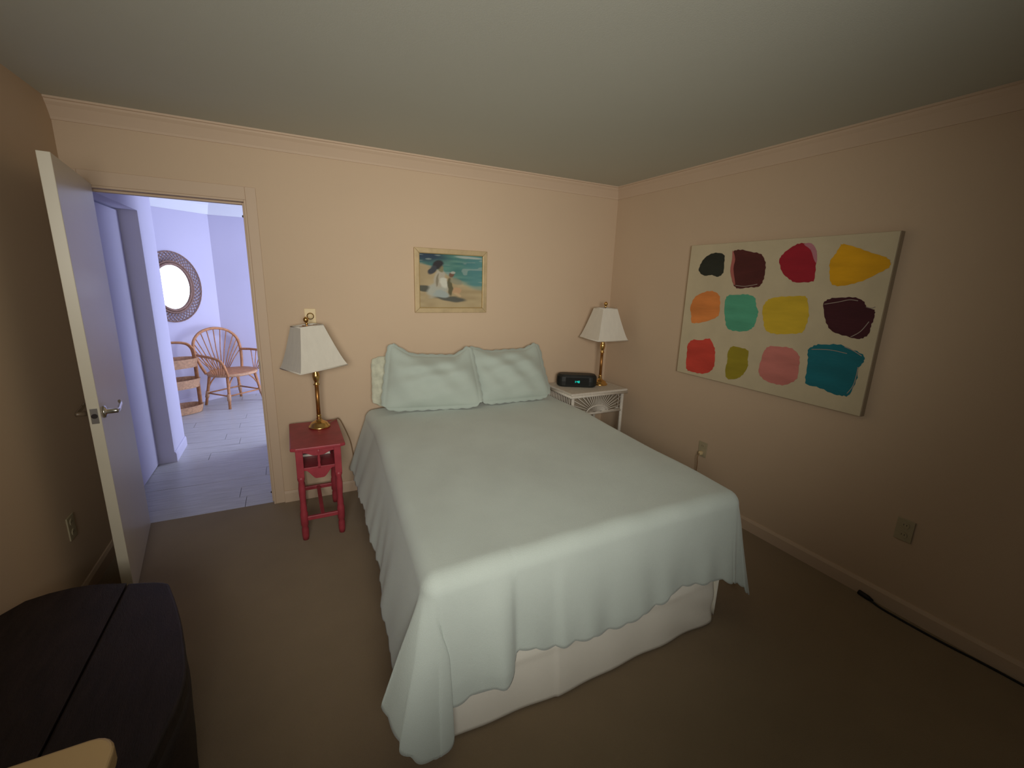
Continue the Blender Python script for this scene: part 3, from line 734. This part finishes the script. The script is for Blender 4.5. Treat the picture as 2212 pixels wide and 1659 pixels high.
# ------------------------------------------------------------------ abstract canvas with twelve colour patches
CY0, CY1, CZ0, CZ1, CT = -2.150, -.905, .962, 1.892, .036
cnv = thing('abstract_canvas', (0, (CY0+CY1)/2, CZ0), 'large cream canvas with twelve coloured paint patches on the side wall', 'painting')
link('stretched_canvas', box(B(), -CT, -.002, CY0+.004, CY1, CZ0, CZ1), M_CANVAS, cnv, bevel=.003)
link('canvas_edge', box(B(), -CT+.001, -.001, CY0, CY0+.004, CZ0, CZ1), M_CANVSIDE, cnv)
PATCH = [
 ((.022, .026, .02), [(262,395),(285,330),(330,275),(400,250),(465,262),(470,330),(460,410),(420,445),(370,430),(310,435)]),
 ((.085, .018, .017), [(548,235),(600,225),(690,240),(770,262),(800,310),(805,390),(790,460),(760,520),(690,530),(600,540),(550,520),(530,440),(525,380),(545,300)]),
 ((.36, .014, .03), [(918,310),(950,260),(1030,195),(1100,172),(1170,180),(1212,240),(1215,330),(1208,440),(1180,485),(1060,490),(1000,465),(940,400)]),
 ((.72, .36, .008), [(1410,205),(1430,180),(1520,195),(1640,240),(1760,275),(1825,320),(1805,370),(1700,430),(1560,490),(1450,515),(1350,510),(1330,430),(1330,330),(1370,265)]),
 ((.72, .24, .06), [(195,690),(225,620),(290,575),(370,562),(425,590),(435,680),(420,760),(350,800),(240,822),(205,815),(200,750)]),
 ((.09, .37, .23), [(475,650),(500,600),(580,590),(660,590),(715,610),(730,680),(745,730),(730,800),(700,860),(650,885),(540,885),(490,850),(475,770)]),
 ((.62, .42, .03), [(785,690),(820,640),(880,612),(1000,605),(1110,600),(1150,640),(1155,760),(1130,860),(1080,905),(960,910),(850,905),(800,860),(785,770)]),
 ((.055, .010, .016), [(1278,660),(1330,625),(1430,612),(1540,615),(1600,640),(1630,690),(1690,715),(1695,760),(1670,830),(1650,900),(1600,945),(1530,945),(1400,910),(1320,860),(1290,770)]),
 ((.58, .06, .04), [(172,1000),(210,960),(280,960),(350,950),(385,1010),(395,1080),(385,1170),(350,1220),(270,1232),(200,1215),(160,1190),(165,1090)]),
 ((.33, .26, .02), [(500,1060),(530,1015),(600,1020),(665,1050),(660,1120),(660,1180),(620,1240),(570,1275),(490,1270),(480,1200),(495,1130)]),
 ((.60, .20, .17), [(790,1060),(830,1015),(920,1012),(1020,1030),(1075,1080),(1080,1170),(1060,1270),(1000,1315),(920,1325),(830,1300),(760,1250),(755,1180)]),
 ((.008, .15, .19), [(1160,1030),(1220,1000),(1300,995),(1420,1000),(1520,1040),(1610,1090),(1600,1140),(1560,1200),(1545,1290),(1490,1400),(1430,1415),(1340,1390),(1220,1340),(1130,1310),(1145,1200),(1150,1100)]),
]
NM = ['black', 'maroon', 'crimson', 'golden_yellow', 'orange', 'sea_green', 'mustard', 'plum', 'red', 'olive', 'pink', 'teal']
for nm, (colr, pts) in zip(NM, PATCH):
    P = []
    for (a, b_) in pts:
        q = hit(1440+a/3.77, 480+b_/3.77, 0, -CT); P.append(Vector((-CT, q.y, q.z)))
    P = smooth_loop(P, 4)
    c0 = sum(P, Vector())/len(P)
    P = [c0+(p-c0)*(1+.02*sin(i*2.7)+.012*sin(i*5.3)) for i, p in enumerate(P)]
    o = link('paint_patch', prism(B(), P, (-.0016, 0, 0)), mat('paint_'+nm, colr, .55, var=.16, vscale=9, bump=.4, bscale=70, stretch=(1, .35, 1.4)), cnv)
    o['label'] = nm.replace('_', ' ')+' paint patch'
# translucent offset streaks around two patches
for colr, nm, pts in (((.50, .20, .24), 'pink_wash', [(1120,180),(1180,172),(1222,235),(1222,330),(1200,300),(1175,225)]), ((.40, .12, .10), 'red_wash', [(540,230),(560,300),(545,380),(560,500),(545,500),(520,400),(535,300)])):
    P = [Vector((-CT-.0004, hit(1440+a/3.77, 480+b_/3.77, 0, -CT).y, hit(1440+a/3.77, 480+b_/3.77, 0, -CT).z)) for a, b_ in pts]
    link('paint_streak', prism(B(), smooth_loop(P, 3), (-.0018, 0, 0)), mat('paint_'+nm, colr, .6, var=.12), cnv)

for pts in ([(1285, 668), (1400, 650), (1490, 632), (1560, 640)], [(1625, 690), (1670, 700), (1700, 690)], [(1500, 935), (1580, 890), (1650, 810)], [(1180, 1035), (1330, 1040), (1470, 1070)], [(1450, 1015), (1520, 1045), (1590, 1090)], [(1560, 1180), (1548, 1240), (1520, 1330), (1470, 1395)], [(560, 515), (640, 522), (740, 505)]):
    P = []
    for a, b_ in pts:
        q = hit(1440+a/3.77, 480+b_/3.77, 0, -CT); P.append(Vector((-CT-.0017, q.y, q.z)))
    link('brush_scratch', tube(B(), curve(P, 5), .0022, 5, flat=(1, 1)), mat('pale_scratch', (.40, .33, .28), .7), cnv, smooth=True)

# ------------------------------------------------------------------ dark chest and tan table in the near corner
cst = thing('chest', (-3.35, -1.62, 0), 'low very dark brown wooden chest near the open door, a seam across its lid', 'chest')
ctop = .40
def wob(k, s): return .008*sin(k*3.1+s)+.006*sin(k*7.7+s*2)
def side_loop(z, grow):
    c4 = [(-3.665, -1.31), (-3.51, -1.235), (-3.33, -1.275), (-3.195, -1.345), (-3.165, -1.39), (-3.11, -1.58), (-3.075, -1.72), (-3.035, -1.90), (-3.055, -2.05), (-3.11, -2.21), (-3.30, -2.25), (-3.62, -2.26), (-3.668, -2.22), (-3.672, -1.75)]
    cxm, cym = -3.36, -1.76
    return [Vector((cxm+(x-cxm)*grow+(wob(i, z*9) if x > -3.6 else 0), cym+(y-cym)*grow+wob(i+3, z*7), z)) for i, (x, y) in enumerate(c4)]
bm = B(); L_ = [smooth_loop(side_loop(z, g), 3) for z, g in ((0, .95), (.06, .98), (.18, .99), (.30, .995), (.352, .995))]
VV = [[bm.verts.new(p) for p in l] for l in L_]
for p, q in zip(VV, VV[1:]):
    for k in range(len(p)): bm.faces.new((p[k], p[(k+1) % len(p)], q[(k+1) % len(p)], q[k]))
bm.faces.new(VV[0][::-1]); bm.faces.new(VV[-1]); link('body', bm, M_CHEST, cst, smooth=True)
top = smooth_loop(side_loop(ctop-.05, 1.0), 3)
for sgn in (-1, 1):
    # two lid boards split along x = -3.325
    P = []
    n_ = len(top)
    for i in range(n_):
        p, q = top[i], top[(i+1) % n_]
        fp = (p.x+3.325)*sgn; fq = (q.x+3.325)*sgn
        if fp > .0018: P.append(p)
        if (fp > .0018) != (fq > .0018):
            s_ = (.0018-fp)/(fq-fp); P.append(p+(q-p)*s_)
    link('lid_board', prism(B(), P, (0, 0, .05)), M_CHEST, cst, bevel=.008, bseg=3)

TX, TY, TZ = -3.045, -2.335, .72
tb = thing('tan_table', (-3.36, -2.72, 0), 'tan painted table with a rounded corner standing beside the dark chest', 'table')
def rrect(x0, x1, y0, y1, r, z, n=6):
    out = []
    for cx_, cy_, a0 in ((x1-r, y1-r, 0), (x0+r, y1-r, pi/2), (x0+r, y0+r, pi), (x1-r, y0+r, 1.5*pi)):
        for k in range(n+1):
            t_ = a0+pi/2*k/n; out.append((cx_+r*cos(t_), cy_+r*sin(t_), z))
    return out
link('tabletop', prism(B(), rrect(-3.66, TX+.01, -3.1, TY, .045, TZ-.04), (0, 0, .04)), M_TAN, tb, bevel=.007, bseg=3)
link('apron', prism(B(), rrect(-3.65, TX-.002, -3.09, TY-.012, .04, TZ-.14), (0, 0, .10)), M_TAN, tb)
for x in (-3.62, TX-.045):
    for y in (-3.055, TY-.055): link('leg', tube(B(), [(x, y, 0), (x, y, TZ-.1)], [.018, .028], 12), M_TAN, tb, smooth=True)
